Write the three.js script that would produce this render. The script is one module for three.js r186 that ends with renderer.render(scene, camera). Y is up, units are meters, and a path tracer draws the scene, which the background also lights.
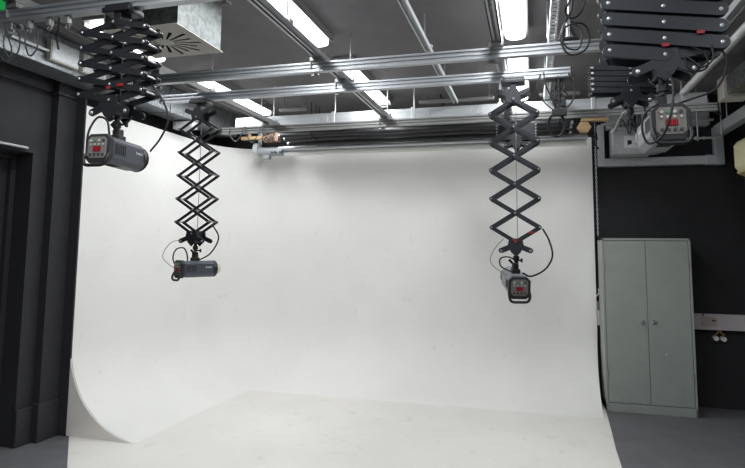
import * as THREE from 'three';
import { mergeGeometries, toCreasedNormals } from 'three/addons/utils/BufferGeometryUtils.js';
import { RoundedBoxGeometry } from 'three/addons/geometries/RoundedBoxGeometry.js';
import { RectAreaLightUniformsLib } from 'three/addons/lights/RectAreaLightUniformsLib.js';

// ------------------------------------------------------------------ camera, exposure, big lights
const scene = new THREE.Scene();
scene.background = new THREE.Color(0x000000);
const camera = new THREE.PerspectiveCamera(44.06, 745 / 468, 0.05, 60);
camera.position.set(0, 1.72, 0);
camera.rotation.order = 'YXZ';
camera.rotation.set(0.10238, 0.27053, 0.00889);
camera.setViewOffset(745, 468, 0.5, 46, 745, 468);      // the photograph is the lower part of a taller frame
camera.updateProjectionMatrix();
const renderer = new THREE.WebGLRenderer({ antialias: true });
renderer.toneMapping = THREE.LinearToneMapping;
renderer.toneMappingExposure = 1.0;
renderer.shadowMap.enabled = true;
RectAreaLightUniformsLib.init();
const TUBE = 32;            // luminance of the fluorescent lamps
const GLOW = 6;             // what the eye sees of a diffuser
// fluorescent ceiling lights: [x, z of the far end, z of the near end, label]
const LIGHTS = [
  [-1.675, -6.57, -5.01, 'fluorescent ceiling light ending just before the back cable trunking, behind the two long rails'],
  [-1.675, -4.43, -2.87, 'bright fluorescent ceiling light with a rounded end beside the galvanised fan box'],
  [-0.10, -6.66, -5.10, 'fluorescent ceiling light behind the top of the scissor arm over the middle of the cove'],
  [-0.10, -4.66, -3.10, 'fluorescent ceiling light with a rounded end beside the perforated cable tray'],
  [-3.25, -6.66, -5.10, 'fluorescent ceiling light over the curved corner of the white cove'],
  [-3.25, -4.45, -3.60, 'short fluorescent ceiling light mostly hidden behind the galvanised fan box'],
  [-1.675, -2.2, -0.64, 'fluorescent ceiling light over the open floor, in line with the fan-box light'],
  [-0.10, -2.2, -0.64, 'fluorescent ceiling light over the open floor, in line with the cable-tray light'],
  [-3.25, 0.3, 1.86, 'fluorescent ceiling light near the pale end wall, in the row by the doorway'],
  [-1.675, 0.3, 1.86, 'fluorescent ceiling light near the pale end wall, in line with the fan box'],
  [-0.10, 0.3, 1.86, 'fluorescent ceiling light near the pale end wall, in line with the cable tray'],
  [1.5, -1.7, -0.14, 'fluorescent ceiling light near the side wall over the open floor'],
  [1.5, -4.15, -2.6, 'fluorescent ceiling light over the open floor by the air conditioner'],
];

// ------------------------------------------------------------------ helpers
let seed = 7;
const rnd = () => { seed = (seed * 1664525 + 1013904223) >>> 0; return seed / 4294967296; };
const used = {};
function numbered(n) { const k = used[n] = (used[n] ?? -1) + 1; return k ? `${n}_${String(k).padStart(3, '0')}` : n; }
const V = (x, y, z) => new THREE.Vector3(x, y, z);
function flat(gs) {                       // list of geometries -> one non-indexed geometry
  const list = (Array.isArray(gs) ? gs : [gs]).map((g) => {
    const h = g.index ? g.toNonIndexed() : g;
    for (const k of Object.keys(h.attributes)) if (!['position', 'normal', 'uv'].includes(k)) h.deleteAttribute(k);
    return h;
  });
  return list.length === 1 ? list[0] : mergeGeometries(list);
}
function mesh(name, gs, m, parent) {
  const o = new THREE.Mesh(flat(gs), m);
  o.name = parent ? name : numbered(name);
  o.castShadow = o.receiveShadow = true;
  (parent || scene).add(o);
  return o;
}
function tag(o, label, category, group) { Object.assign(o.userData, { label, category }); if (group) o.userData.group = group; return o; }
function struct(name, gs, m, parent) { const o = mesh(name, gs, m, parent); if (!parent) o.userData.kind = 'structure'; return o; }
function thing(name, label, category, [x, y, z] = [0, 0, 0], group) {
  const o = new THREE.Group(); o.name = numbered(name); o.position.set(x, y, z); scene.add(o);
  return tag(o, label, category, group);
}
function share(geo, name, m, parent, x = 0, y = 0, z = 0) {   // a part that shares its geometry with alike parts
  const o = new THREE.Mesh(geo, m); o.name = name; o.position.set(x, y, z); o.castShadow = o.receiveShadow = true; parent.add(o); return o;
}
const box = (w, h, d, x = 0, y = 0, z = 0) => new THREE.BoxGeometry(w, h, d).translate(x, y, z);
const rbox = (w, h, d, r, x = 0, y = 0, z = 0, s = 2) => new RoundedBoxGeometry(w, h, d, s, r).translate(x, y, z);
const span = (x0, x1, y0, y1, z0, z1) => box(x1 - x0, y1 - y0, z1 - z0, (x0 + x1) / 2, (y0 + y1) / 2, (z0 + z1) / 2);
const rspan = (x0, x1, y0, y1, z0, z1, r = 0.006) => rbox(x1 - x0, y1 - y0, z1 - z0, r, (x0 + x1) / 2, (y0 + y1) / 2, (z0 + z1) / 2);
function rod(a, b, r, seg = 8, r2 = r) {
  const A = V(...a), B = V(...b), d = B.clone().sub(A), l = d.length();
  const g = new THREE.CylinderGeometry(r2, r, l, seg);
  g.applyQuaternion(new THREE.Quaternion().setFromUnitVectors(V(0, 1, 0), d.normalize()));
  return g.translate((a[0] + b[0]) / 2, (a[1] + b[1]) / 2, (a[2] + b[2]) / 2);
}
const tube = (pts, r, n = 40, closed = false) => new THREE.TubeGeometry(new THREE.CatmullRomCurve3(pts.map((p) => V(...p)), closed, 'centripetal'), n, r, 6, closed);
function extr(pts, depth, bevel = 0) {
  const s = new THREE.Shape(pts.map(([x, y]) => new THREE.Vector2(x, y)));
  return new THREE.ExtrudeGeometry(s, { depth, bevelEnabled: bevel > 0, bevelSize: bevel, bevelThickness: bevel, bevelSegments: 2, bevelOffset: -bevel });
}
function slotShape(len, r) {              // flat bar with rounded ends, from x = 0 to x = len
  const s = new THREE.Shape(); s.absarc(0, 0, r, Math.PI / 2, Math.PI * 1.5, false); s.absarc(len, 0, r, -Math.PI / 2, Math.PI / 2, false); s.closePath(); return s;
}
function bar2d(a, b, r, z0, t) {          // flat bar between two points of the xy plane
  const dx = b[0] - a[0], dy = b[1] - a[1];
  return new THREE.ExtrudeGeometry(slotShape(Math.hypot(dx, dy), r), { depth: t, bevelEnabled: true, bevelSize: 0.0015, bevelThickness: 0.0015, bevelSegments: 1, curveSegments: 6 })
    .rotateZ(Math.atan2(dy, dx)).translate(a[0], a[1], z0);
}
// value noise
const hash = (x, y, s) => { let h = (x * 374761393 + y * 668265263 + s * 144269) | 0; h = Math.imul(h ^ (h >>> 13), 1274126177); return ((h ^ (h >>> 16)) >>> 0) / 4294967296; };
function vnoise(x, y, p, s) {
  const xi = Math.floor(x), yi = Math.floor(y), fx = x - xi, fy = y - yi, u = fx * fx * (3 - 2 * fx), v = fy * fy * (3 - 2 * fy);
  const w = (a) => ((a % p) + p) % p;
  const a = hash(w(xi), w(yi), s), b = hash(w(xi + 1), w(yi), s), c = hash(w(xi), w(yi + 1), s), d = hash(w(xi + 1), w(yi + 1), s);
  return a + (b - a) * u + (c - a) * v + (a - b - c + d) * u * v;
}
const fbm = (x, y, p, s, o = 4) => { let t = 0, a = 0.5, n = 0; for (let i = 0; i < o; i++) { t += a * vnoise(x, y, p, s + i); n += a; x *= 2; y *= 2; p *= 2; a *= 0.5; } return t / n; };
function tex(size, fn, srgb = true) {
  const d = new Uint8Array(size * size * 4);
  for (let j = 0; j < size; j++) for (let i = 0; i < size; i++) {
    const c = fn(i / size, j / size), k = (j * size + i) * 4;
    d[k] = Math.max(0, Math.min(255, c[0])); d[k + 1] = Math.max(0, Math.min(255, c[1])); d[k + 2] = Math.max(0, Math.min(255, c[2])); d[k + 3] = 255;
  }
  const t = new THREE.DataTexture(d, size, size);
  t.magFilter = THREE.LinearFilter; t.minFilter = THREE.LinearMipmapLinearFilter; t.generateMipmaps = true;
  t.wrapS = t.wrapT = THREE.RepeatWrapping; if (srgb) t.colorSpace = THREE.SRGBColorSpace; t.needsUpdate = true; return t;
}
function planarUV(g, s = 1) {             // uv in metres, by the face's main direction
  const p = g.attributes.position, n = g.attributes.normal, uv = new Float32Array(p.count * 2);
  for (let i = 0; i < p.count; i++) {
    const ax = Math.abs(n.getX(i)), ay = Math.abs(n.getY(i)), az = Math.abs(n.getZ(i));
    const [a, b] = ay >= ax && ay >= az ? [p.getX(i), p.getZ(i)] : ax >= az ? [p.getZ(i), p.getY(i)] : [p.getX(i), p.getY(i)];
    uv[2 * i] = a * s; uv[2 * i + 1] = b * s;
  }
  g.setAttribute('uv', new THREE.BufferAttribute(uv, 2)); return g;
}

// ------------------------------------------------------------------ materials
const std = (color, roughness = 0.6, metalness = 0, extra = {}) => new THREE.MeshStandardMaterial({ color, roughness, metalness, ...extra });
const grain = (size, base, amp, freq, s, stain) => tex(size, (u, v) => {
  const n = fbm(u * freq, v * freq, freq, s) - 0.5, f = hash(Math.floor(u * size), Math.floor(v * size), s + 9) - 0.5;
  let k = n * amp + f * amp * 0.35; const c = base.map((b) => b + k);
  if (stain) stain(u, v, c); return c;
});
const M = {};
M.cove = std(0xffffff, 0.75, 0, { map: grain(512, [228, 227, 224], 6, 8, 11, (u, v, c) => {
  const d = fbm(u * 24, v * 24, 24, 41, 3); if (d > 0.78) { const k = (d - 0.78) * 60; c[0] -= k; c[1] -= k; c[2] -= k * 1.2; } }) });
M.paintFloor = std(0xffffff, 0.6, 0, { map: grain(512, [222, 219, 214], 9, 8, 21, (u, v, c) => {
  const d = fbm(u * 24, v * 24, 24, 51, 4); if (d > 0.7) { const k = (d - 0.7) * 60; c[0] -= k; c[1] -= k; c[2] -= k; } }) });
M.capGrey = std(0xffffff, 0.85, 0, { map: grain(256, [228, 224, 218], 10, 8, 23) });
M.floor = std(0xffffff, 0.7, 0, { map: grain(512, [94, 94, 97], 16, 16, 31) });
M.black = std(0xffffff, 0.82, 0, { map: grain(512, [33, 33, 36], 8, 16, 61) });
M.blackSide = std(0xffffff, 0.8, 0, { map: grain(512, [40, 40, 44], 8, 16, 62) });
M.blackTrim = std(0xffffff, 0.55, 0, { map: grain(256, [45, 45, 49], 8, 16, 63) });
M.blackDoor = std(0xffffff, 0.6, 0, { map: grain(256, [33, 33, 36], 6, 16, 65) });
M.greyPaint = std(0xb3b0a8, 0.55);
M.loop = std(0x4c4c4d, 0.5);
M.endWall = std(0xffffff, 0.85, 0, { map: grain(256, [205, 205, 203], 8, 8, 75) });
M.ceiling = std(0xffffff, 0.9, 0, { map: grain(512, [107, 104, 105], 12, 16, 71) });
M.galv = new THREE.MeshStandardMaterial({ color: 0xffffff, metalness: 0.85, roughness: 0.42, map: tex(512, (u, v) => {
  let best = 9, id = 0; const P = 40, x = u * P, y = v * P;                     // zinc spangle
  for (let a = -1; a <= 1; a++) for (let b = -1; b <= 1; b++) {
    const i = Math.floor(x) + a, j = Math.floor(y) + b, wi = (i + P) % P, wj = (j + P) % P;
    const d = Math.hypot(i + hash(wi, wj, 1) - x, j + hash(wi, wj, 2) - y); if (d < best) { best = d; id = hash(wi, wj, 3); } }
  const k = 112 + id * 32 + (fbm(u * 16, v * 16, 16, 5) - 0.5) * 20; return [k, k + 2, k + 3]; }) });
M.galvDull = M.galv.clone(); M.galvDull.color.set(0xa2a5a3); M.galvDull.roughness = 0.5;
M.galvDuct = M.galv.clone(); M.galvDuct.metalness = 0.55; M.galvDuct.color.set(0xf4f8fc);
M.trunk = std(0xffffff, 0.5, 0.4, { map: grain(256, [186, 189, 191], 26, 16, 81) });
M.alu = std(0xb4b7bb, 0.42, 0.75);
M.aluDull = std(0x8d8d8c, 0.5, 0.6);
M.chrome = std(0xd4d6d8, 0.22, 1);
M.bolt = std(0xc4c6c8, 0.35, 0.6);
M.conduit = std(0xc6c8ca, 0.4, 0.45);
M.arm = std(0x1d1e22, 0.45, 0.15);
M.armBlue = std(0x24272e, 0.45, 0.15);
M.plastic = std(0x141416, 0.5);
M.rubber = std(0x101012, 0.65);
M.cableGrey = std(0x8b8b86, 0.6);
M.bodyGrey = std(0x50545c, 0.42, 0.25);
M.bodyLight = std(0x8e9194, 0.42, 0.3);
M.panel = std(0x75726f, 0.5);
M.panelDark = std(0x232327, 0.5);
M.display = std(0x5a0c12, 0.3, 0, { emissive: 0x8a0c14, emissiveIntensity: 0.2 });
M.digit = std(0x9c1a24, 0.4, 0, { emissive: 0xb01424, emissiveIntensity: 0.25 });
M.greenKey = std(0x4a7a58, 0.5, 0, { emissive: 0x2b9a48, emissiveIntensity: 0.08 });
M.key = std(0xb9b6b1, 0.5);
M.keyDark = std(0x39393c, 0.5);
M.dome = new THREE.MeshPhysicalMaterial({ color: 0xf2efe0, roughness: 0.35, transmission: 0.6, thickness: 0 });
M.glassTube = std(0xe9e4c8, 0.3);
M.white = std(0xe2e2df, 0.5);
M.print = std(0xdadbdc, 0.6);
M.red = std(0x8e1a20, 0.5);
M.cabinet = std(0xffffff, 0.5, 0.1, { map: grain(512, [148, 153, 148], 9, 8, 91) });
M.cabinetDark = std(0x3a403c, 0.6);
M.dado = std(0xffffff, 0.5, 0, { map: grain(256, [186, 180, 182], 8, 8, 93) });
M.socket = std(0xa89a94, 0.5);
M.brass = std(0xa88a52, 0.35, 0.9);
M.wood = std(0xffffff, 0.6, 0, { map: tex(256, (u, v) => { const k = fbm(u * 4, v * 40, 40, 7) * 50; return [176 + k * 0.6, 146 + k * 0.6, 108 + k * 0.5]; }) });
M.cream = std(0xd9d2ac, 0.5);
M.creamDark = std(0xb7ac7c, 0.55);
M.dark = std(0x0b0b0c, 0.8);
M.copper = std(0x9c8070, 0.6, 0.2);
M.whitePaper = std(0xdfe0dc, 0.8);
M.blackRoll = std(0x17171a, 0.5);
M.diffuser = std(0xffffff, 0.5, 0, { emissive: 0xf6f9fb, emissiveIntensity: GLOW });
M.lampHousing = std(0x9a9a98, 0.5, 0.4);
M.signGreen = std(0x1a8f4a, 0.5, 0, { emissive: 0x1fae58, emissiveIntensity: 0.5 });

// ------------------------------------------------------------------ the shell
const XL = -4.28, XR = 2.3, ZB = -7.32, ZF = 3.6, H = 3.5;
struct('floor', planarUV(flat(span(XL - 0.6, XR + 0.2, -0.12, 0, ZB - 0.2, ZF + 0.2)), 0.5), M.floor);
struct('ceiling', planarUV(flat(span(XL - 0.6, XR + 0.2, H, H + 0.12, ZB - 0.2, ZF + 0.2)), 0.5), M.ceiling);
struct('wall_back', planarUV(flat(span(XL - 0.6, XR + 0.2, 0, H, ZB - 0.2, ZB)), 0.5), M.black);
struct('wall_right', planarUV(flat(span(XR, XR + 0.2, 0, H, ZB, ZF)), 0.5), M.black);
struct('wall_front', planarUV(flat(span(XL - 0.6, XR + 0.2, 0, H, ZF, ZF + 0.2)), 0.5), M.endWall);
struct('wall_left', planarUV(flat([
  span(XL - 0.6, XL, 0, H, ZB, -4.11), span(XL - 0.6, XL, 2.53, H, -4.11, -2.95), span(XL - 0.6, XL, 0, H, -2.95, ZF), span(XL - 0.6, XL - 0.5, 0, 2.53, -4.11, -2.95),
]), 0.5), M.blackSide);
// pilaster beside the cove, with the short return that closes the gap to the cove's end
struct('wall_pilaster', planarUV(flat([span(XL, -4.2, 0, H, -4.5, -4.275), span(XL, -4.095, 0, H, -4.509, -4.49)]), 0.5), M.blackSide);
struct('trim_1', [rspan(XL, XL + 0.03, 3.12, 3.33, -4.275, 1.0), rspan(XL, -4.175, 3.1, 3.32, -4.505, -4.25)], M.blackTrim);      // band under the ceiling duct
struct('baseboard_left', [rspan(XL, XL + 0.03, 0, 0.31, -4.27, -4.1), rspan(XL, -4.18, 0, 0.33, -4.488, -4.255), rspan(XL, XL + 0.03, 0, 0.31, -2.95, 1.0)], M.blackTrim);
{ // recessed black door in the left wall: only its far edge stands in the picture
  const d = struct('door_1', rspan(XL - 0.27, XL - 0.22, 0.01, 2.5, -4.1, -2.96), M.blackDoor);
  mesh('door_frame', [span(XL - 0.3, XL - 0.18, 0, 2.53, -4.11, -4.06), span(XL - 0.3, XL - 0.18, 2.48, 2.53, -4.06, -2.95)], M.blackTrim, d);
  mesh('door_handle', [rod([XL - 0.22, 1.05, -3.05], [XL - 0.16, 1.05, -3.05], 0.012), rod([XL - 0.165, 1.05, -3.06], [XL - 0.165, 1.05, -3.18], 0.01)], M.alu, d);
  mesh('door_closer', [rod([XL + 0.03, 2.56, -4.02], [XL + 0.03, 2.56, -3.4], 0.013), rspan(XL, XL + 0.05, 2.52, 2.6, -3.5, -3.3)], M.alu, d);
}

// ------------------------------------------------------------------ the white cove: one moulding swept along the side wall, round the corner and along the back
const CX = -4.1, CZ = -7.25, CR = 0.8, CTOP = 3.05, CEND = -4.51;
{
  const prof = [];                                            // [inward, y]
  for (let i = 0; i <= 6; i++) prof.push([0, CTOP - (CTOP - CR) * i / 6]);
  for (let i = 1; i <= 20; i++) { const a = i / 20 * Math.PI / 2; prof.push([CR * (1 - Math.cos(a)), CR * (1 - Math.sin(a))]); }
  prof[prof.length - 1][1] = 0.002;
  const nIn = prof.length;
  const loop = [...prof, [-0.03, 0], [-0.03, CTOP]];          // closed section
  const path = [];                                            // [x, z, inward normal x, z, length]
  let s = 0;
  for (let i = 0; i <= 10; i++) path.push([CX, CEND + (CZ + CR - CEND) * i / 10, 1, 0]);
  for (let i = 1; i <= 16; i++) { const a = i / 16 * Math.PI / 2; path.push([CX + CR - CR * Math.cos(a), CZ + CR - CR * Math.sin(a), Math.cos(a), Math.sin(a)]); }
  for (let i = 1; i <= 16; i++) path.push([CX + CR + (0.7 - CX - CR) * i / 16, CZ, 0, 1]);
  const pos = [], uv = [], idx = [], K = loop.length;
  let px = null;
  path.forEach(([x, z, nx, nz], i) => {
    if (px) s += Math.hypot(x - px[0], z - px[1]); px = [x, z];
    let t = 0;
    for (let k = 0; k <= K; k++) {
      const [d, y] = loop[k % K], q = loop[(k + K - 1) % K];
      if (k) t += Math.hypot(d - q[0], y - q[1]);
      const trim = i > path.length - 4 ? 0.025 * Math.min(1, Math.max(0, (CR - y) / CR)) * (i - path.length + 4) / 3 : 0;   // the moulding is a little narrower at its foot
      pos.push(x + nx * d - trim, y, z + nz * d); uv.push(s * 0.4, t * 0.4);
    }
  });
  const W = K + 1;
  for (let i = 0; i < path.length - 1; i++) for (let k = 0; k < K; k++) { const a = i * W + k, b = a + 1, c = a + W, e = c + 1; idx.push(a, b, c, b, e, c); }
  let g = new THREE.BufferGeometry();
  g.setAttribute('position', new THREE.Float32BufferAttribute(pos, 3)); g.setAttribute('uv', new THREE.Float32BufferAttribute(uv, 2)); g.setIndex(idx); g.computeVertexNormals();
  g = toCreasedNormals(g, 0.6);
  // end at the back wall
  const es = new THREE.Shape(loop.map(([d, y]) => new THREE.Vector2(d, y)));
  const cap = new THREE.ShapeGeometry(es).rotateY(-Math.PI / 2).translate(0.676, 0, CZ);
  struct('wall_cove', [g, cap], M.cove);
  // grey end panel of the moulding
  const ep = new THREE.Shape(); ep.moveTo(0, 0); ep.lineTo(0, CR); for (let i = 1; i <= 24; i++) { const a = i / 24 * Math.PI / 2; ep.lineTo(CR * (1 - Math.cos(a)) - 0.004, CR * (1 - Math.sin(a)) - 0.004); } ep.closePath();
  struct('trim_2', new THREE.ExtrudeGeometry(ep, { depth: 0.012, bevelEnabled: false }).translate(CX, 0.004, CEND + 0.002), M.capGrey);
}
{ // the painted part of the floor
  const s = new THREE.Shape([[-4.1, 4.54], [-3.4, 4.59], [-3.3, 7.2], [0.726, 7.14], [0.722, 6.8], [0.695, 6.2], [0.661, 5.574], [0.649, 5.143], [0.6, 3.9], [0.55, 2.6], [-2.2, 2.6], [-3.5, 3.875]].map(([x, z]) => new THREE.Vector2(x, z)));
  const g = new THREE.ExtrudeGeometry(s, { depth: 0.003, bevelEnabled: false }).rotateX(-Math.PI / 2);
  struct('floor_paint', planarUV(flat(g), 0.4), M.paintFloor);
}

// ------------------------------------------------------------------ fluorescent lights
for (const [x, z0, z1, label] of LIGHTS) {
  const L = z1 - z0, zc = (z0 + z1) / 2, t = thing('ceiling_light', label, 'light', [x, 0, zc], 'fluorescent ceiling lights');
  mesh('housing', [rspan(-0.1, 0.1, 3.455, H, -L / 2 - 0.02, L / 2 + 0.02, 0.008), span(-0.098, -0.09, 3.42, 3.46, -L / 2, L / 2), span(0.09, 0.098, 3.42, 3.46, -L / 2, L / 2)], M.lampHousing, t);
  const g = new THREE.ExtrudeGeometry(slotShape(L - 0.16, 0.08), { depth: 0.05, bevelEnabled: true, bevelSize: 0.01, bevelThickness: 0.015, bevelSegments: 3, bevelOffset: -0.01, curveSegments: 10 })
    .rotateX(Math.PI / 2).rotateY(Math.PI / 2).translate(0, 3.455, (L - 0.16) / 2);
  mesh('diffuser', g, M.diffuser, t);
  const lamp = new THREE.RectAreaLight(0xf6f9fb, TUBE, 0.15, L - 0.05);
  lamp.position.set(x, 3.37, zc); lamp.rotation.x = -Math.PI / 2; scene.add(lamp);
}

// ------------------------------------------------------------------ ceiling grid
const railSection = [[-0.025, 0], [0.025, 0], [0.025, 0.014], [0.012, 0.018], [0.012, 0.026], [0.022, 0.03], [0.022, 0.042], [0.012, 0.046], [0.012, 0.053], [0.025, 0.057], [0.025, 0.07], [-0.025, 0.07], [-0.025, 0.057], [-0.012, 0.053], [-0.012, 0.046], [-0.022, 0.042], [-0.022, 0.03], [-0.012, 0.026], [-0.012, 0.018], [-0.025, 0.014]];
const DEPTH = [-2.75, -1.445, -0.2, 1.13];                      // x of the fixed rails that run towards the back wall
function crossRail(z, x0, x1, label, m) {
  const t = thing('cross_rail', label, 'rail', [0, 2.95, z], 'sliding cross rails');
  mesh('rail', extr(railSection, x1 - x0).rotateY(Math.PI / 2).translate(x0, 0, 0), m, t);
  for (const x of [x0, x1]) mesh('end_cap', rspan(x - 0.006, x + 0.006, -0.002, 0.072, -0.027, 0.027, 0.003), M.plastic, t);
  for (const x of DEPTH) if (x > x0 && x < x1 && !(z === -4.28 && x !== -1.445)) mesh('rail_clamp', [rspan(x - 0.04, x + 0.04, 0.068, 0.102, -0.045, 0.045), rspan(x - 0.05, x - 0.036, 0.02, 0.1, -0.035, 0.035), rod([x - 0.03, 0.02, -0.04], [x - 0.03, -0.012, -0.04], 0.012), rod([x - 0.06, -0.012, -0.04], [x + 0.0, -0.012, -0.04], 0.01)], M.aluDull, t);
}
crossRail(-2.47, -3.4, 1.9, 'long grooved cross rail holding the compressed scissor arms, closest to the camera', M.alu);
crossRail(-3.74, -2.95, 0.85, 'bright grooved cross rail passing below the rounded ends of the fluorescent lights', M.alu);
crossRail(-4.28, -3.1, 0.29, 'grooved cross rail from which both extended scissor arms hang', M.alu);
crossRail(-5.65, -3.3, 1.6, 'grooved cross rail running along under the back cable trunking', M.aluDull);
function depthRail(x, z0, z1, label, kind) {
  const t = thing('fixed_rail', label, 'rail', [x, 3.05, 0], 'fixed overhead rails');
  if (kind === 'pipe') mesh('pipe', rod([0, 0.03, z0], [0, 0.03, z1], 0.03, 16), M.conduit, t);
  else mesh('rail', [rspan(-0.032, -0.009, 0.0, 0.008, z0, z1, 0.003), rspan(0.009, 0.032, 0.0, 0.008, z0, z1, 0.003), rspan(-0.032, -0.02, 0, 0.05, z0, z1, 0.003), rspan(0.02, 0.032, 0, 0.05, z0, z1, 0.003), rspan(-0.03, 0.03, 0.038, 0.05, z0, z1, 0.003)], kind || M.alu, t);
  for (let z = z1 - 0.3; z > z0; z -= 1.3) mesh('hanger_rod', [rod([0, 0.03, z], [0, 0.45, z], 0.006), rspan(-0.035, 0.035, 0.045, 0.075, z - 0.025, z + 0.025)], M.alu, t);
}
depthRail(-2.75, -5.9, -1.6, 'dark fixed rail running to the back above the scissor arm over the cove corner', M.aluDull);
depthRail(-1.445, -5.92, -1.6, 'fixed rail running to the back beside the bright light next to the fan box', M.conduit);
depthRail(-0.2, -5.92, -1.6, 'fixed rail running to the back beside the light over the middle of the cove', M.conduit);
depthRail(1.13, -3.9, -1.6, 'short fixed rail passing behind the large black scissor arm beside the pipe', M.conduit);
depthRail(1.285, -5.45, -1.6, 'round pale metal pipe slanting past the large black scissor arm', 'pipe');
function tray(name, label, x, z0, z1, w, ladder) {
  const t = thing(name, label, 'cable tray', [x, 3.2, 0]);
  mesh('side_channel', rspan(-w / 2, -w / 2 + 0.012, 0, 0.035, z0, z1, 0.003), M.conduit, t);
  mesh('side_channel', rspan(w / 2 - 0.012, w / 2, 0, 0.035, z0, z1, 0.003), M.conduit, t);
  if (ladder) { const gs = []; for (let z = z0 + 0.03; z < z1; z += 0.06) gs.push(span(-w / 2, w / 2, 0.002, 0.01, z - 0.011, z + 0.011)); mesh('perforated_strip', gs, M.conduit, t); }
  else mesh('channel_floor', span(-0.006, 0.006, 0.02, 0.03, z0, z1), M.aluDull, t);
  for (let z = z1 - 0.5; z > z0; z -= 1.05) mesh('hanger_rod', [rod([-w / 2, 0.02, z], [-w / 2, 0.3, z], 0.006), rspan(-w / 2 - 0.01, w / 2 + 0.01, 0.03, 0.045, z - 0.02, z + 0.02)], M.conduit, t);
}
tray('strut_channel', 'slim twin strut channel on the bare ceiling between the two rows of lights', -0.735, -5.85, -1.6, 0.05, false);
tray('cable_tray', 'narrow perforated cable tray on the ceiling beside the hanging loops of cable', 0.162, -5.9, -1.6, 0.055, true);

// back trunking, light bars
{
  const t = thing('cable_trunking', 'long pale cable trunking across the room above the black rolls', 'trunking', [0, 3.07, -6.0]);
  mesh('trunk_box', rspan(-3.3, 1.6, 0, 0.13, -0.06, 0.06), M.trunk, t);
  mesh('trunk_lid', rspan(-3.3, 1.6, 0.02, 0.11, 0.058, 0.068, 0.003), M.trunk, t);
  for (const x of [-3.0, -2.1, -1.2, -0.3, 0.6, 1.4]) { mesh('hanger_rod', [rod([x, 0.12, 0], [x, 0.43, 0], 0.008), rspan(x - 0.02, x + 0.02, -0.012, 0.142, -0.07, 0.075)], M.conduit, t); }
  for (const x of [-2.2, -1.05, -0.62, -0.5, 1.1, 1.2]) mesh('outlet_plate', rspan(x - 0.035, x + 0.035, 0.035, 0.095, 0.066, 0.076, 0.003), M.trunk, t);
}
for (const [x0, x1, l] of [[-2.86, -2.53, 'short grey ceiling strip hung over the back trunking near the cove corner'], [-1.75, -1.5, 'small grey ceiling strip at the end of the fixed rail beside the fan-box light'], [-1.18, -0.37, 'long grey ceiling strip hung over the back trunking beside the extended scissor arm over the middle'], [0.1, 0.5, 'short grey ceiling strip over the back trunking behind the hanging cable bundle']]) {
  const t = thing('ceiling_strip', l, 'strip', [0, 3.31, -6.2], 'grey ceiling strips');
  mesh('strip_body', rspan(x0, x1, 0, 0.035, -0.03, 0.03), M.aluDull, t);
  for (const x of [x0 + 0.05, x1 - 0.05]) mesh('hanger_rod', rod([x, 0.03, 0], [x, 0.19, 0], 0.007), M.aluDull, t);
}
// rolls in front of the cove
[[3.1, -6.55, 0.035, 'black background roll hung under the trunking, topmost of three'], [3.085, -6.7, 0.04, 'black background roll hung behind the topmost one'], [3.045, -6.82, 0.036, 'black background roll hung just over the metal roller tube']].forEach(([y, z, r, l]) => {
  const t = thing('background_roll', l, 'roll', [0, y, z], 'black background rolls');
  mesh('roll', rod([-3.0, 0, 0], [0.42, 0, 0], r, 18), M.blackRoll, t);
  for (const x of [-3.0, 0.42]) mesh('end_plug', rod([x - 0.03, 0, 0], [x + 0.03, 0, 0], r * 0.6, 12), M.alu, t);
  for (const x of [-2.6, -1.0, 0.3]) mesh('hook', [rod([x, 0, 0], [x, H - y, 0], 0.006), new THREE.TorusGeometry(r + 0.006, 0.006, 6, 18).rotateY(Math.PI / 2).translate(x, 0, 0)], M.plastic, t);
});
tag(mesh('roller_tube', rod([-3.2, 3.005, -6.93], [0.63, 3.005, -6.93], 0.032, 20), M.alu), 'bluish bare metal roller tube above the white paper roll', 'tube');
tag(mesh('paper_roll', rod([-3.15, 2.952, -7.0], [0.62, 2.952, -7.0], 0.04, 20), M.whitePaper), 'white paper roll hung along the top edge of the white cove', 'roll');
{
  const t = thing('roller_motor', 'pale grey roller motor with a round end plate over the cove corner', 'motor', [-3.45, 2.97, -6.95]);
  mesh('end_plate', [rod([-0.1, 0.03, 0], [-0.04, 0.03, 0], 0.09, 20), rspan(-0.095, -0.045, 0.05, 0.53, -0.08, -0.06)], M.trunk, t);
  mesh('motor_body', [rod([-0.04, 0.0, 0], [0.3, 0.0, 0], 0.06, 20), rspan(0.02, 0.12, -0.1, -0.02, -0.04, 0.04, 0.012)], M.bodyLight, t);
  for (const x of [0.17, 0.22, 0.29]) mesh('bolt', rod([x, -0.02, 0.055], [x, -0.02, 0.075], 0.012), M.panelDark, t);
}
{
  const t = thing('wooden_bracket', 'pale wood batten with a coil of copper cord over the roller motor', 'bracket', [-3.42, 3.15, -6.88]);
  mesh('batten', rspan(-0.3, 0.0, -0.02, 0.02, -0.03, 0.03), M.wood, t);
  mesh('hanger', rspan(-0.2, -0.17, 0.0, 0.35, -0.015, 0.015), M.wood, t);
  const pts = []; for (let i = 0; i <= 90; i++) { const a = i / 90 * Math.PI * 14; pts.push([0.02 + i / 90 * 0.2, Math.sin(a) * 0.055 - 0.01, Math.cos(a) * 0.05]); }
  mesh('cord_coil', tube(pts, 0.008, 300), M.copper, t);
  mesh('coil_end', rspan(0.2, 0.25, -0.06, 0.06, -0.05, 0.05), M.copper, t);
}
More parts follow.
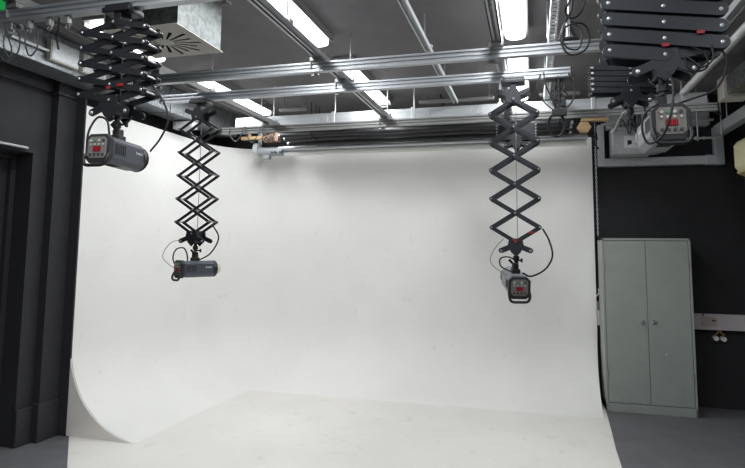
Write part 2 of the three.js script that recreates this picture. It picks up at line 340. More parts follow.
{
  const t = thing('wooden_bracket', 'hexagonal wooden block on a batten at the cabinet end of the rolls', 'bracket', [0.585, 3.11, -6.86]);
  const hex = []; for (let i = 0; i < 6; i++) hex.push([0.078 * Math.cos(i * Math.PI / 3), 0.068 * Math.sin(i * Math.PI / 3)]);
  mesh('block', extr(hex, 0.05, 0.004).translate(0, -0.02, 0), M.wood, t);
  mesh('batten', rspan(-0.03, 0.26, 0.045, 0.08, -0.02, 0.06), M.wood, t);
  mesh('hanger', rspan(0.2, 0.23, 0.07, 0.4, 0, 0.03), M.dark, t);
}
{
  const t = thing('pull_chain', 'thin pull chain with a knotted top hanging in the gap beside the cabinet', 'chain', [0.71, 3.0, -6.95]);
  const links = []; for (let i = 0; i < 44; i++) links.push(new THREE.TorusGeometry(0.013, 0.004, 5, 8).scale(0.7, 1.2, 1).rotateY(i % 2 ? Math.PI / 2 : 0).translate(0, -0.026 * i, 0));
  mesh('chain_links', links, M.alu, t).userData.kind = 'stuff';
  mesh('knot', [0, 1, 2, 3].map((i) => new THREE.TorusGeometry(0.03 + 0.004 * i, 0.007, 6, 14).rotateY(i * 0.8).rotateX(i * 0.5).translate(-0.01 + 0.012 * (i % 2), 0.02 - 0.045 * i, 0)), M.plastic, t);
  mesh('hook', [rod([0, 0, 0], [0, 0.5, 0], 0.005)], M.alu, t);
}

// ------------------------------------------------------------------ ducts
tag(mesh('air_duct', planarUV(flat([rspan(-4.14, -3.86, 3.2, 3.49, -7.0, -1.3, 0.008), ...[-6.8, -5.5, -4.55, -3.0].map((z) => rspan(-4.15, -3.85, 3.19, 3.497, z - 0.02, z + 0.02, 0.004)), ...[-6.3, -4.2, -2.3].map((z) => span(-4.05, -3.95, 3.4, H, z - 0.02, z + 0.02))]), 1.2), M.galvDuct), 'long galvanised air duct along the side wall over the black pilaster', 'duct');
{
  const t = thing('junction_box', 'pair of pale junction boxes on the side of the long air duct', 'box', [-3.857, 3.245, -3.9]);
  for (const [z0, z1] of [[-0.17, 0.14], [-0.51, -0.22]]) { mesh('box_body', rspan(0, 0.05, 0, 0.17, z0, z1, 0.004), M.greyPaint, t); mesh('box_lid', rspan(0.048, 0.056, 0.01, 0.16, z0 + 0.01, z1 - 0.01, 0.003), M.trunk, t); }
  mesh('conduit_stub', rod([0.025, 0.07, 0.12], [0.025, 0.07, 0.5], 0.014), M.conduit, t);
}
{
  const t = thing('fan_box', 'galvanised fan box with a round slotted grille hung from the ceiling', 'fan', [-2.3, 3.05, -3.18]);
  mesh('casing', planarUV(flat([span(-0.26, -0.25, 0, 0.31, -0.25, 0.25), span(0.25, 0.26, 0, 0.31, -0.25, 0.25), span(-0.25, 0.25, 0, 0.31, -0.25, -0.24), span(-0.25, 0.25, 0, 0.31, 0.24, 0.25), span(-0.25, 0.25, 0.3, 0.31, -0.24, 0.24)]), 1), M.galvDull, t);
  // bottom plate with cut radial slots
  const s = new THREE.Shape([[-0.27, -0.27], [0.27, -0.27], [0.27, 0.27], [-0.27, 0.27]].map(([x, y]) => new THREE.Vector2(x, y)));
  for (let i = 0; i < 18; i++) { const a = i / 18 * Math.PI * 2 + 0.1, c = Math.cos(a), d = Math.sin(a), r0 = 0.06, r1 = i % 2 ? 0.235 : 0.2, w0 = 0.006, w1 = 0.012; s.holes.push(new THREE.Path([[r0 * c - w0 * d, r0 * d + w0 * c], [r1 * c - w1 * d, r1 * d + w1 * c], [r1 * c + w1 * d, r1 * d - w1 * c], [r0 * c + w0 * d, r0 * d - w0 * c]].map(([x, y]) => new THREE.Vector2(x, y)))); }
  mesh('grille_plate', planarUV(flat(new THREE.ExtrudeGeometry(s, { depth: 0.004, bevelEnabled: false }).rotateX(Math.PI / 2)), 1), M.greyPaint, t);
  mesh('filter', span(-0.24, 0.24, 0.04, 0.05, -0.23, 0.23), M.dark, t);
  for (const [x, z] of [[-0.2, -0.2], [0.2, -0.2], [-0.2, 0.2], [0.2, 0.2]]) mesh('hanger_rod', rod([x, 0.3, z], [x, 0.45, z], 0.006), M.alu, t);
}

// ------------------------------------------------------------------ scissor arms (pantographs)
function plateGeo(up, z, t) {             // hub with two stub arms, up = 1 or -1
  const web = extr([[-0.045, -0.025 * up], [0.045, -0.025 * up], [0.055, 0.03 * up], [0.03, 0.075 * up], [0, 0.105 * up], [-0.03, 0.075 * up], [-0.055, 0.03 * up]].slice()[up < 0 ? 'reverse' : 'slice'](), t, 0.002).translate(0, 0, z);
  return [bar2d([0.02, 0.028 * up], [0.1, 0.06 * up], 0.017, z, t), bar2d([-0.02, 0.028 * up], [-0.1, 0.06 * up], 0.017, z, t), web];
}
function pantograph(label, x, z, yTop, drop, L, m, boltM, o = {}) {
  const t = thing('scissor_arm', label, 'scissor arm', [x, yTop, z], 'scissor arms on the ceiling rails');
  const N = o.n || 5, c = drop / N, w = Math.sqrt(L * L - c * c) / 2, S = o.sep || 0.055, R = o.r || 0.0145, up = 2.95 - yTop;
  mesh('carriage', [rspan(-0.085, 0.085, up - 0.03, up - 0.002, -0.06, 0.06), rspan(-0.08, 0.08, up - 0.002, up + 0.018, 0.028, 0.046), rspan(-0.08, 0.08, up - 0.002, up + 0.018, -0.046, -0.028)], m, t);
  mesh('hanger_post', [rspan(-0.022, 0.022, -0.01, up - 0.02, -S + 0.012, S - 0.012, 0.004)], m, t);
  if (up > 0.1) { for (const s of [-1, 1]) mesh('top_plate', plateGeo(1, s * S - 0.005, 0.01), m, t); }
  const full = [1, -1].map((d) => bar2d([w * d, c / 2], [-w * d, -c / 2], R, 0, 0.009));
  const halfTop = [1, -1].map((d) => bar2d([0, 0], [-w * d, -c / 2], R, 0, 0.009)), halfBot = [1, -1].map((d) => bar2d([w * d, c / 2], [0, 0], R, 0, 0.009));
  const dome = (y, z, r) => new THREE.SphereGeometry(r, 10, 8).scale(1, 1, 0.7).translate(0, y, z);
  const tip = flat([rod([0, 0, -S - 0.008], [0, 0, S + 0.008], 0.005, 8), dome(0, S + 0.013, 0.0095), dome(0, -S - 0.013, 0.0095)]);
  const mid = flat([rod([0, 0, -S - 0.006], [0, 0, S + 0.006], 0.006, 8), dome(0, S + 0.012, 0.01)]);
  for (let k = 0; k <= N; k++) {
    for (const s of [-1, 1]) for (const d of [0, 1]) share(k === 0 ? halfTop[d] : k === N ? halfBot[d] : full[d], 'arm_bar', m, t, 0, -c * k, s * S + (d ? 0.006 : -0.01));
    share(mid, 'pivot_bolt', boltM, t, 0, -c * k, 0);
    if (k < N) for (const s of [-1, 1]) share(tip, 'tip_rod', boltM, t, s * w, -c * (k + 0.5), 0);
  }
  for (const s of [-1, 1]) { const p = mesh('bottom_plate', plateGeo(-1, s * (S + 0.008) - 0.005, 0.01), m, t); p.position.y = -drop; for (const e of [-1, 1]) mesh('bolt', dome(-0.062, s * (S + 0.015), 0.01).translate(e * 0.1, 0, 0), boltM, p); }
  const hub = mesh('hub', [rspan(-0.03, 0.03, -0.075, 0.02, -S, S, 0.006), rod([0, -0.06, 0], [0, -0.145, 0], 0.014, 12), rod([0, -0.1, 0], [0, -0.13, 0], 0.022, 12)], m, t); hub.position.y = -drop;
  if (o.cord !== false) mesh('spring_cord', rod([0.012, -0.02, 0], [0.012, -drop, 0], 0.0028, 6), M.aluDull, t);
  for (const [rx, ry, rw] of o.red || []) mesh('red_sticker', rspan(rx - rw, rx + rw, ry - 0.007, ry + 0.007, S + 0.02, S + 0.026, 0.002), M.red, t);
  return t;
}
pantograph('thin black scissor arm hanging extended beside the cove corner', -2.71, -4.28, 2.8, 0.98, 0.365, M.arm, M.aluDull, { r: 0.0095 });
pantograph('black scissor arm hanging extended over the middle of the white cove', -0.115, -4.28, 2.797, 1.03, 0.39, M.armBlue, M.aluDull, { r: 0.0125, red: [[0.0, -1.02, 0.018], [0.11, -0.965, 0.02]] });
pantograph('half compressed black scissor arm above the tilted studio light by the black pilaster', -2.05, -2.47, 2.86, 0.41, 0.385, M.arm, M.bolt, { red: [[0.0, -0.35, 0.012], [0.07, -0.34, 0.018]], r: 0.014 });
pantograph('large compressed black scissor arm above the studio light with the red display facing out', 0.51, -2.47, 2.8, 0.325, 0.405, M.armBlue, M.bolt, { red: [[0.0, -0.29, 0.014], [0.125, -0.25, 0.014]], r: 0.025 });
pantograph('fully closed bluish scissor arm without a light, behind the large compressed one', 0.586, -3.74, 2.84, 0.17, 0.43, M.armBlue, M.bolt, { r: 0.014 });
pantograph('small closed black scissor arm under the back trunking, behind the extended one', -0.13, -5.65, 2.9, 0.14, 0.36, M.arm, M.aluDull, { r: 0.014 });

// ------------------------------------------------------------------ studio flash heads
function oct(w, h, c) { return [[-w + c, -h], [w - c, -h], [w, -h + c], [w, h - c], [w - c, h], [-w + c, h], [-w, h - c], [-w, -h + c]]; }
function flashHead(label, [x, y, z], yaw, pitch, bodyM, spigot, size = 1) {
  const t = thing('flash_head', label, 'studio light', [x, y, z], 'studio lights on the scissor arms');
  const b = new THREE.Group(); b.name = 'lamp_body'; b.rotation.set(pitch, yaw, 0, 'YXZ'); b.scale.setScalar(size); t.add(b);
  const W = 0.061, HB = 0.063, LB = 0.13;
  const P = (n, g, m) => mesh(n, g, m, b);
  P('shell', extr(oct(W, HB, 0.022), 0.25, 0.004).translate(0, 0, -LB), bodyM);
  P('front_ring', [new THREE.CylinderGeometry(0.062, 0.066, 0.034, 28).rotateX(-Math.PI / 2).translate(0, 0, -0.147), new THREE.TorusGeometry(0.06, 0.006, 8, 28).translate(0, 0, -0.164)], bodyM === M.bodyLight ? M.bodyLight : M.panelDark);
  P('flash_dome', new THREE.SphereGeometry(0.046, 20, 14).translate(0, 0, -0.178), M.dome);
  P('flash_tube', new THREE.TorusGeometry(0.026, 0.005, 8, 24).translate(0, 0, -0.19), M.glassTube);
  P('rear_bezel', extr(oct(W + 0.006, HB + 0.006, 0.024), 0.022, 0.004).translate(0, 0, 0.115), M.panelDark);
  P('control_panel', extr(oct(W - 0.01, HB - 0.012, 0.014), 0.006, 0.002).translate(0, 0.003, 0.136), M.panel);
  P('display', rbox(0.042, 0.024, 0.004, 0.0015, 0, -0.004, 0.145), M.display);
  const seg = []; for (const dx of [-0.012, 0, 0.012]) seg.push(box(0.006, 0.0018, 0.001, dx, 0.004, 0.1475), box(0.006, 0.0018, 0.001, dx, -0.004, 0.1475), box(0.006, 0.0018, 0.001, dx, -0.012, 0.1475), box(0.0018, 0.016, 0.001, dx + 0.003, -0.004, 0.1475));
  P('digits', seg, M.digit);
  for (let i = 0; i < 4; i++) P('button', rod([-0.033 + i * 0.022, 0.036, 0.143], [-0.033 + i * 0.022, 0.036, 0.149], 0.0065, 12), i === 1 ? M.greenKey : i % 2 ? M.keyDark : M.key);
  for (let i = 0; i < 4; i++) P('button', rod([-0.033 + i * 0.022, 0.018, 0.143], [-0.033 + i * 0.022, 0.018, 0.148], 0.005, 12), M.key);
  for (let i = 0; i < 4; i++) P('knob', rod([-0.033 + i * 0.022, -0.03, 0.143], [-0.033 + i * 0.022, -0.03, 0.15], 0.006, 12), M.keyDark);
  P('handle', tube([[-0.058, -0.01, 0.125], [-0.062, -0.05, 0.15], [-0.05, -0.078, 0.155], [0, -0.083, 0.157], [0.05, -0.078, 0.155], [0.062, -0.05, 0.15], [0.058, -0.01, 0.125]], 0.0085, 48), M.plastic);
  for (const s of [-1, 1]) for (let i = 0; i < 6; i++) P('vent_slat', rbox(0.003, 0.05, 0.006, 0.001, s * (W + 0.001), 0.006, 0.02 + i * 0.014), M.panelDark);
  for (let i = 0; i < 5; i++) P('vent_slat', rbox(0.05, 0.003, 0.006, 0.001, 0, -HB - 0.001, 0.0 + i * 0.018), M.panelDark);
  const lg = []; [0.0, 0.011, 0.02, 0.03, 0.041].forEach((d, i) => { for (const s of [-1, 1]) lg.push(rbox(0.001, i % 2 ? 0.008 : 0.012, 0.006, 0.0004, s * (W + 0.0008), 0.014 - (i % 2) * 0.002, -0.07 - s * d * -1 + (s < 0 ? 0.0 : -0.04))); });
  P('logo', lg, M.print);
  P('tilt_clamp', [rbox(0.05, 0.03, 0.06, 0.006, 0, HB + 0.012, 0), rbox(0.034, 0.05, 0.04, 0.006, 0, HB + 0.035, 0)], M.plastic);
  // upright parts
  const top = spigot - y, HH = HB * size;
  mesh('spigot_arm', [rod([0, HH + 0.02, 0], [0, top, 0], 0.013, 12), rbox(0.04, 0.06, 0.045, 0.008, 0, Math.max(HH + 0.03, Math.min(top - 0.035, HH + 0.085)), 0)], M.plastic, t);
  mesh('knob', [rod([0.015, HH + 0.085, 0], [0.045, HH + 0.085, 0], 0.006), rbox(0.014, 0.03, 0.014, 0.004, 0.048, HH + 0.085, 0)], M.plastic, t);
  mesh('tilt_lever', [rod([0.0, HH + 0.045, 0], [-0.04, HH + 0.09, 0.0], 0.007, 8, 0.01)], M.plastic, t);
  return t;
}
flashHead('dark grey studio light tilted down beside the black pilaster, red display turned to the doorway', [-2.04, 2.185, -2.47], 0.04, -0.03, M.bodyGrey, 2.304, 1.04);
flashHead('dark grey studio light seen side-on under the thin scissor arm near the cove corner', [-2.71, 1.53, -4.28], -0.55, 0.0, M.bodyGrey, 1.674, 1.05);
flashHead('studio light under the middle scissor arm with its back and looped handle towards us', [-0.125, 1.482, -4.28], 0.22, 0.2, M.bodyLight, 1.621, 1.12);
flashHead('pale studio light with a grey control panel and red display under the large scissor arm', [0.5, 2.19, -2.47], 0.03, -0.03, M.bodyLight, 2.329, 1.02);

// ------------------------------------------------------------------ cables
const cable = (label, pts, r, m = M.rubber, closed = false) => tag(mesh('cable', tube(pts, r, 64, closed), m), label, 'cable', 'cables');
cable('black cable looping up over the back of the tilted studio light', [[-1.99, 2.2, -2.4], [-1.995, 2.25, -2.36], [-2.01, 2.33, -2.35], [-2.06, 2.35, -2.35], [-2.11, 2.29, -2.35], [-2.12, 2.2, -2.35], [-2.1, 2.15, -2.35]], 0.0055);
cable('black cable curving away from the lens end of the tilted studio light', [[-1.88, 2.2, -2.52], [-1.81, 2.26, -2.5], [-1.77, 2.35, -2.5], [-1.8, 2.45, -2.5], [-1.88, 2.55, -2.5]], 0.005);
cable('black cable sagging from the middle scissor arm to its studio light', [[0.07, 1.86, -4.23], [0.11, 1.78, -4.2], [0.13, 1.67, -4.2], [0.08, 1.58, -4.2], [-0.02, 1.53, -4.2], [-0.07, 1.55, -4.24]], 0.007);
cable('thin grey sync lead hanging beside the middle studio light', [[-0.2, 1.79, -4.24], [-0.27, 1.7, -4.2], [-0.29, 1.63, -4.2], [-0.25, 1.58, -4.2], [-0.18, 1.54, -4.2]], 0.0035, M.cableGrey);
cable('black loop of cable over the top of the middle studio light', [[-0.1, 1.62, -4.25], [-0.16, 1.66, -4.22], [-0.22, 1.65, -4.2], [-0.22, 1.6, -4.2], [-0.15, 1.56, -4.2]], 0.005);
cable('black cable hanging from the thin scissor arm to the side-on studio light', [[-2.545, 1.9, -4.25], [-2.48, 1.79, -4.25], [-2.55, 1.66, -4.25], [-2.66, 1.6, -4.25]], 0.006);
cable('black loop of cable behind the back of the side-on studio light', [[-2.76, 1.57, -4.25], [-2.765, 1.64, -4.25], [-2.8, 1.7, -4.25], [-2.87, 1.69, -4.25], [-2.9, 1.63, -4.25], [-2.86, 1.57, -4.22], [-2.8, 1.53, -4.2]], 0.006);
cable('thin grey sync lead looping out from the side-on studio light', [[-2.75, 1.78, -4.25], [-2.83, 1.77, -4.25], [-2.93, 1.74, -4.25], [-3.0, 1.63, -4.25], [-2.93, 1.56, -4.25], [-2.82, 1.52, -4.22]], 0.003, M.cableGrey);
cable('big black cable arc swinging from the large scissor arm past the pale pipe', [[0.62, 2.5, -2.42], [0.69, 2.5, -2.42], [0.72, 2.46, -2.42], [0.72, 2.4, -2.42], [0.68, 2.33, -2.42], [0.6, 2.3, -2.43], [0.53, 2.28, -2.45]], 0.0045);
cable('small black cable coil under the large scissor arm, toward the pipe', [[0.6, 2.5, -2.4], [0.65, 2.46, -2.4], [0.65, 2.41, -2.4], [0.61, 2.4, -2.4], [0.585, 2.42, -2.4], [0.58, 2.46, -2.4], [0.6, 2.44, -2.39], [0.63, 2.41, -2.39], [0.67, 2.44, -2.39], [0.67, 2.5, -2.4]], 0.004);
cable('black cable looped around the front of the pale studio light', [[0.46, 2.26, -2.3], [0.41, 2.22, -2.3], [0.4, 2.16, -2.3], [0.42, 2.11, -2.3], [0.46, 2.13, -2.28], [0.49, 2.21, -2.26], [0.51, 2.33, -2.3], [0.51, 2.4, -2.38]], 0.0045);
cable('grey cable drooping from the closed scissor arm to the switch box', [[0.64, 2.68, -3.76], [0.6, 2.6, -3.8], [0.57, 2.58, -3.9], [0.6, 2.6, -4.5], [0.75, 2.85, -5.9], [0.95, 3.06, -6.95]], 0.006, M.cableGrey);
cable('black cable hanging from the closed scissor arm', [[0.58, 2.7, -3.74], [0.575, 2.6, -3.74], [0.585, 2.52, -3.74], [0.63, 2.45, -3.74], [0.67, 2.5, -3.74], [0.66, 2.62, -3.74]], 0.005);
// hanging loops near the middle tray
cable('large black cable loops on a cord beside the perforated tray', [[0.27, 3.46, -3.7], [0.26, 3.2, -3.68], [0.22, 3.12, -3.66], [0.19, 3.02, -3.65], [0.24, 2.91, -3.65], [0.33, 2.93, -3.65], [0.36, 3.02, -3.65], [0.32, 3.1, -3.65], [0.24, 3.1, -3.66], [0.2, 3.05, -3.63], [0.22, 2.95, -3.62], [0.29, 2.93, -3.62], [0.31, 3.05, -3.63], [0.25, 3.12, -3.64]], 0.006);
cable('wide black cable loop hanging high beside the perforated tray', [[0.25, 3.47, -3.6], [0.25, 3.24, -3.6], [0.22, 3.17, -3.6], [0.25, 3.12, -3.6], [0.3, 3.14, -3.6], [0.34, 3.24, -3.6], [0.35, 3.46, -3.6]], 0.006);
{
  const t = thing('cable_hanger', 'black cable hanger with a dangling coil behind the cross rail end', 'cable', [0.2, 2.95, -4.28]);
  const b = (n, pts, r) => mesh(n, tube(pts.map(([x, y, z]) => [x - 0.2, y - 2.95, z + 4.28]), r, 60), M.rubber, t);
  b('lead', [[0.1, 2.99, -4.25], [0.11, 2.9, -4.25], [0.15, 2.8, -4.25], [0.18, 2.7, -4.25]], 0.006);
  b('lead', [[0.27, 2.97, -4.25], [0.31, 2.86, -4.25], [0.28, 2.75, -4.25], [0.2, 2.69, -4.25]], 0.006);
  b('lead', [[0.2, 2.96, -4.26], [0.17, 2.88, -4.25], [0.23, 2.8, -4.25], [0.19, 2.7, -4.25]], 0.007);
  b('lead', [[0.22, 2.97, -4.27], [0.24, 2.87, -4.26], [0.17, 2.8, -4.25], [0.2, 2.68, -4.25]], 0.007);
  const pts = []; for (let i = 0; i <= 60; i++) { const a = i / 60 * Math.PI * 8; pts.push([0.18 + Math.sin(a) * (0.055 + 0.008 * Math.sin(a * 0.37)), 2.6 + Math.cos(a) * 0.085, -4.26 + 0.012 * Math.sin(a * 0.6)]); }
  b('lead', [[0.14, 2.97, -4.28], [0.2, 2.9, -4.27], [0.15, 2.84, -4.27], [0.21, 2.77, -4.26], [0.19, 2.69, -4.25]], 0.006);
  b('lead', [[0.25, 2.97, -4.3], [0.2, 2.89, -4.28], [0.26, 2.82, -4.28], [0.18, 2.75, -4.26], [0.2, 2.69, -4.25]], 0.006);
  mesh('plug', [rbox(0.05, 0.09, 0.04, 0.008, -0.01, -0.13, 0.01), rbox(0.035, 0.07, 0.035, 0.008, 0.03, -0.19, 0.02)], M.plastic, t);
  b('lead', [[0.08, 2.98, -4.25], [0.05, 2.88, -4.24], [0.09, 2.78, -4.24], [0.17, 2.7, -4.25]], 0.005);
  b('coil', pts, 0.006);
  mesh('clip', [rspan(-0.05, 0.05, -0.29, -0.24, -0.0, 0.06), rspan(-0.09, 0.09, -0.02, 0.0, -0.04, 0.04), rod([0, -0.02, 0.03], [0, -0.28, 0.03], 0.008)], M.plastic, t);
}
{
  const t = thing('rail_hook', 'black forked rail hook on top of the bright cross rail beside the cable loops', 'hook', [0.24, 3.034, -3.74]);
  mesh('post', [rod([0, 0, 0], [0.02, 0.44, 0.0], 0.008), rod([0, 0.02, 0], [0.0, 0.12, 0], 0.016)], M.alu, t);
  mesh('fork', [bar2d([0, 0.1], [-0.05, 0.0], 0.01, -0.01, 0.02), bar2d([0, 0.1], [0.05, 0.0], 0.01, -0.01, 0.02), rspan(-0.06, 0.06, -0.005, 0.012, -0.03, 0.03)], M.plastic, t);
}
// loops at the near end of the first cross rail
[[[-2.89, 2.9], [-2.86, 2.78], [-2.79, 2.73], [-2.77, 2.79], [-2.81, 2.89], [-2.83, 2.95]], [[-2.82, 2.93], [-2.83, 2.83], [-2.78, 2.75], [-2.73, 2.77], [-2.72, 2.86], [-2.78, 2.95]], [[-2.67, 2.93], [-2.68, 2.83], [-2.64, 2.75], [-2.6, 2.78], [-2.6, 2.87], [-2.64, 2.95]]].forEach((p, i) =>
  cable(['drooping black cable loop under the first cross rail, lowest of the three by the doorway', 'drooping black cable loop under the first cross rail, middle of the three', 'drooping black cable loop under the first cross rail, closest to the scissor arm'][i], p.map(([x, y]) => [x, y, -2.47]), 0.0045, M.loop));
cable('short black lead hanging from the first cross rail to the duct side', [[-2.46, 2.96, -2.47], [-2.47, 2.9, -2.48], [-2.5, 2.86, -2.5], [-2.5, 2.79, -2.52]], 0.005);
[-2.9, -2.78, -2.66, -2.52, -2.4].forEach((x, i) => tag(mesh('cable_clip', [rspan(x - 0.014, x + 0.014, 2.905, 2.952, -2.485, -2.455), new THREE.TorusGeometry(0.014, 0.004, 6, 12).translate(x, 2.895, -2.47)], M.aluDull), 'small metal clip under the first cross rail, ' + ['nearest the picture edge', 'holding the lowest cable loop', 'between two cable loops', 'holding the loop closest to the scissor arm', 'beside the short black lead'][i], 'clip', 'cable clips under the first cross rail'));
// festoon behind the thin scissor arm
['by the duct', 'in the middle of three', 'closest to the fixed rails'].forEach((l, i) => { const x = -3.2 + i * 0.2; cable('small black festoon loop hung along the back cross rail, ' + l, [[x, 3.02, -5.62], [x + 0.01, 2.97, -5.605], [x + 0.03, 2.92, -5.6], [x + 0.1, 2.86 - 0.02 * (i % 2), -5.6], [x + 0.16, 2.92, -5.6], [x + 0.18, 2.97, -5.605], [x + 0.19, 3.02, -5.62]], 0.006, M.loop); });
{
  const t = thing('grey_box', 'small pale grey box hung under the air duct behind the thin scissor arm', 'box', [-3.97, 3.1, -5.95]);
  mesh('box_body', rspan(-0.13, 0.13, -0.0, 0.09, -0.06, 0.06), M.trunk, t);
  mesh('box_lid', rspan(-0.12, 0.12, 0.005, 0.085, 0.06, 0.067, 0.003), M.print, t);
  mesh('bracket', [rspan(-0.03, -0.01, 0.085, 0.095, -0.03, 0.03)], M.aluDull, t);
}
{
  const t = thing('exit_sign', 'green lit exit sign hung by the first cross rail, cut by the picture corner', 'sign', [-3.02, 3.11, -2.6]);
  mesh('sign_panel', rspan(-0.16, 0.16, -0.06, 0.1, -0.012, 0.012), M.signGreen, t);
  mesh('sign_frame', [rspan(-0.165, 0.165, 0.09, 0.115, -0.02, 0.02), rspan(-0.165, 0.165, -0.07, -0.058, -0.02, 0.02)], M.white, t);
  for (const x of [-0.12, 0.12]) mesh('hanger_rod', rod([x, 0.1, 0], [x, 0.39, 0], 0.004), M.alu, t);
}

// ------------------------------------------------------------------ right-hand services
{
  const t = thing('cable_trunking', 'galvanised wall trunking bent round under the switch box over the cabinet', 'trunking', [0, 2.69, -7.32]);
  mesh('trunk_run', rspan(0.77, 2.0, 0, 0.095, 0, 0.1), M.trunk, t);
  mesh('riser', rspan(0.765, 0.84, 0, 0.5, 0.0, 0.102), M.trunk, t);
  mesh('riser', rspan(1.995, 2.09, -0.01, 0.42, 0, 0.11), M.trunk, t);
  mesh('elbow_cover', rspan(1.9, 2.0, -0.008, 0.103, 0, 0.108), M.trunk, t);
}
{
  const t = thing('cable_trunking', 'galvanised trunking running forward over the wall trunking towards the air conditioner', 'trunking', [2.04, 3.0, 0]);
  mesh('trunk_box', rspan(-0.05, 0.05, 0, 0.11, -7.2, -2.5), M.trunk, t);
  mesh('trunk_lid', rspan(-0.052, 0.052, 0.095, 0.115, -7.2, -2.5), M.trunk, t);
  for (const z of [-6.9, -5.8, -4.7, -3.6]) mesh('hanger_rod', rod([0, 0.11, z], [0, 0.5, z], 0.007), M.alu, t);
}
{
  const t = thing('cable_trunking', 'wide galvanised trunking up at the ceiling above the air conditioner', 'trunking', [1.76, 3.12, 0]);
  mesh('trunk_box', planarUV(flat(rspan(-0.05, 0.12, 0, 0.16, -5.75, -2.5)), 1), M.galv, t);
  mesh('end_box', rspan(-0.07, 0.14, -0.03, 0.18, -5.95, -5.75, 0.006), M.greyPaint, t);
  for (const z of [-5.4, -4.2, -3.0]) mesh('hanger_rod', rod([0.03, 0.15, z], [0.03, 0.38, z], 0.007), M.alu, t);
}
{
  const t = thing('wall_cabinet', 'row of pale grey service boxes high on the black wall above the switch box', 'box', [0, 3.13, -7.32]);
  for (const [x0, x1, h] of [[0.86, 1.16, 0.3], [1.19, 1.45, 0.26], [1.48, 1.95, 0.3]]) { mesh('box_body', rspan(x0, x1, 0.0, h, 0, 0.14), M.trunk, t); mesh('box_lid', rspan(x0 + 0.02, x1 - 0.02, 0.02, h - 0.02, 0.14, 0.147, 0.003), M.trunk, t); }
  mesh('conduit', [rod([0.8, 0.05, 0.16], [1.98, 0.05, 0.16], 0.015), rod([1.3, -0.02, 0.05], [1.3, -0.33, 0.05], 0.012)], M.conduit, t);
}
{
  const t = thing('threaded_conduit', 'short horizontal conduit with studs hung on two thin rods beside the switch box', 'conduit', [1.85, 2.93, -6.9]);
  mesh('conduit', [rod([-0.25, 0, 0], [0.14, 0, 0], 0.013), ...[-0.2, -0.12, -0.04, 0.05].map((x) => rod([x - 0.008, 0, 0], [x + 0.008, 0, 0], 0.02))], M.conduit, t);
  for (const x of [-0.1, 0.13]) mesh('hanger_rod', [rod([x, -0.03, 0], [x, 0.57, 0], 0.007)], M.alu, t);
  mesh('stay', rod([-0.1, 0.4, 0], [0.13, 0.25, 0.0], 0.014), M.plastic, t);
}
{
  const t = thing('switch_box', 'grey metal switch box with a white warning label on the black wall', 'box', [1.1, 2.79, -7.0]);
  mesh('box_body', rspan(-0.2, 0.2, 0, 0.32, -0.31, 0), M.trunk, t);
  mesh('box_lid', rspan(-0.19, 0.19, 0.01, 0.31, 0, 0.012, 0.004), M.trunk, t);
  const l = mesh('label_plate', rspan(-0.08, 0.115, 0.075, 0.215, 0.011, 0.0145, 0.001), M.print, t);
  const tri = new THREE.Shape([[0.03, -0.03], [0.09, -0.03], [0.06, 0.025]].map(([x, y]) => new THREE.Vector2(x, y)));
  mesh('printed_marks', [new THREE.ExtrudeGeometry(tri, { depth: 0.0006, bevelEnabled: false }).translate(0, 0.14, 0.0146), rspan(-0.045, 0.0, 0.115, 0.16, 0.0145, 0.0152, 0.0003), rspan(-0.05, -0.02, 0.105, 0.112, 0.0145, 0.0152, 0.0003)], M.dark, l);
  for (const [x, r] of [[-0.1, 0.05], [0.02, 0.04], [-0.02, 0.05]]) mesh('flex', tube([[x, 0.32, -0.05], [x + 0.01, 0.42, -0.05], [x + r, 0.3, 0.03], [x + r * 1.5, 0.22, 0.04], [x + r * 2, 0.3, 0.03], [x + r * 2.2, 0.5, -0.1]], 0.006, 40), M.rubber, t);
}
{
  const t = thing('air_conditioner', 'cream air conditioner on the wall at the picture edge above the dado trunking', 'air conditioner', [2.285, 2.455, -6.56]);
  mesh('case', extr([[0, 0.06], [-0.27, 0.06], [-0.3, 0.1], [-0.3, 0.32], [-0.27, 0.36], [0, 0.36]], 0.95, 0.01), M.cream, t);
  mesh('louvre', extr([[0, 0.0], [-0.2, 0.0], [-0.28, 0.035], [-0.285, 0.055], [0, 0.055]], 0.95, 0.006), M.creamDark, t);
}
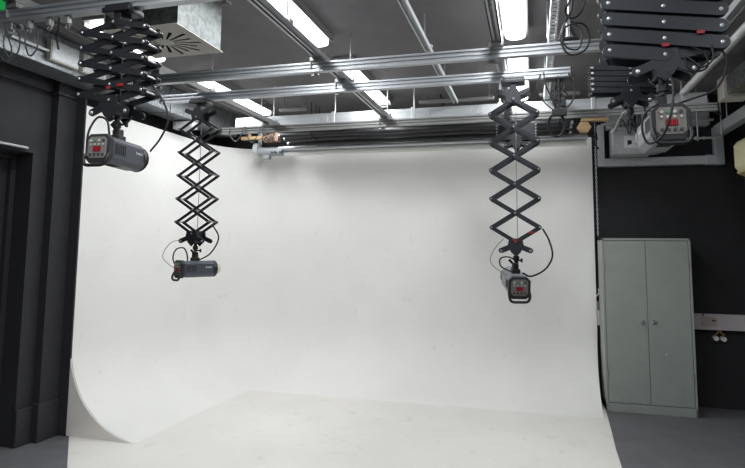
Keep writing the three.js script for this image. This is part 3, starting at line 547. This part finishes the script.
// dado trunking, sockets, fittings
{
  const t = thing('dado_trunking', 'pale dado trunking with a socket plate along the black wall behind the cabinet', 'trunking', [0, 0.85, -7.32]);
  mesh('trunk_body', planarUV(flat(rspan(0.705, 2.3, 0, 0.17, 0, 0.07, 0.004)), 1), M.dado, t);
  mesh('lower_lip', rspan(0.705, 2.3, 0.0, 0.012, 0.0, 0.078, 0.003), M.dado, t);
  const s = mesh('socket_plate', rspan(1.78, 1.93, 0.045, 0.145, 0.068, 0.08, 0.003), M.socket, t);
  mesh('socket_holes', [rspan(1.885, 1.905, 0.095, 0.112, 0.079, 0.082, 0.0008), rspan(1.91, 1.925, 0.095, 0.112, 0.079, 0.082, 0.0008)], M.dark, s);
  mesh('stain_tab', rspan(1.795, 1.81, 0.15, 0.172, 0.06, 0.074, 0.003), M.dark, t);
}
{
  const t = thing('twin_fitting', 'pair of round white fittings on brass necks under the dado trunking', 'fitting', [1.965, 0.757, -7.32]);
  mesh('bracket', [rod([0, 0.08, 0], [0, 0.08, 0.05], 0.022, 14), rod([0, 0.08, 0.04], [-0.038, 0.045, 0.05], 0.01), rod([0, 0.08, 0.04], [0.038, 0.04, 0.05], 0.01)], M.brass, t);
  for (const [x, y] of [[-0.038, 0], [0.038, -0.005]]) { const d = mesh('disc', [rod([x, y, 0.0], [x, y, 0.06], 0.029, 22, 0.026), new THREE.TorusGeometry(0.022, 0.004, 8, 22).translate(x, y, 0.06)], M.white, t); mesh('neck', rod([x, y + 0.03, 0.04], [x, y + 0.055, 0.04], 0.013, 12), M.brass, t); }
}
{
  const t = thing('key_hook', 'white bent wire hook on the wall just over the dado trunking beside the cove edge', 'hook', [0.7, 1.02, -7.32]);
  mesh('plate', rspan(-0.03, 0.03, 0, 0.1, 0, 0.03), M.trunk, t);
  mesh('wire', tube([[0, 0.05, 0.03], [-0.02, 0.12, 0.06], [0.03, 0.2, 0.06], [0.03, 0.24, 0.02]], 0.006, 24), M.white, t);
}

// ------------------------------------------------------------------ cabinet
{
  const t = thing('steel_cabinet', 'tall green-grey steel cabinet with two doors against the black wall', 'cabinet', [0.73, 0, -7.24]);
  const W = 0.885, HC = 1.845, D = 0.4;
  mesh('carcass', planarUV(flat([rspan(0, 0.022, 0, HC, 0, D, 0.003), rspan(W - 0.022, W, 0, HC, 0, D, 0.003), rspan(0, W, HC - 0.025, HC, 0, D, 0.003), rspan(0, W, 0, 0.09, 0, D, 0.003), span(0.01, W - 0.01, 0.02, HC - 0.02, 0, 0.01), span(0.01, W - 0.01, 0.09, 0.1, 0.01, D - 0.03)]), 1), M.cabinet, t);
  mesh('interior', span(0.022, W - 0.022, 0.09, HC - 0.025, D - 0.03, D - 0.024), M.cabinetDark, t);
  for (const [x0, x1, hx, kx] of [[0.026, W / 2 - 0.002, 0.026, W / 2 - 0.055], [W / 2 + 0.002, W - 0.026, W - 0.026, W / 2 + 0.055]]) {
    const d = mesh('door', planarUV(flat(rspan(x0, x1, 0.096, HC - 0.03, D - 0.022, D - 0.001, 0.004)), 1), M.cabinet, t);
    mesh('handle', [rod([kx, 0.955, D], [kx, 0.955, D + 0.03], 0.011, 12), rbox(0.05, 0.018, 0.014, 0.005, kx + (kx < W / 2 ? -0.008 : 0.008), 0.955, D + 0.032), rod([kx, 0.955, D - 0.002], [kx, 0.955, D + 0.005], 0.022, 16)], M.chrome, d);
    for (const y of [0.39, 1.55]) mesh('hinge', rod([hx, y - 0.045, D + 0.002], [hx, y + 0.045, D + 0.002], 0.007, 10), M.aluDull, d);
  }
  mesh('sticker', rspan(0.6, 0.612, 0.62, 0.632, D - 0.001, D + 0.001, 0.0004), M.white, t);
}

renderer.render(scene, camera);
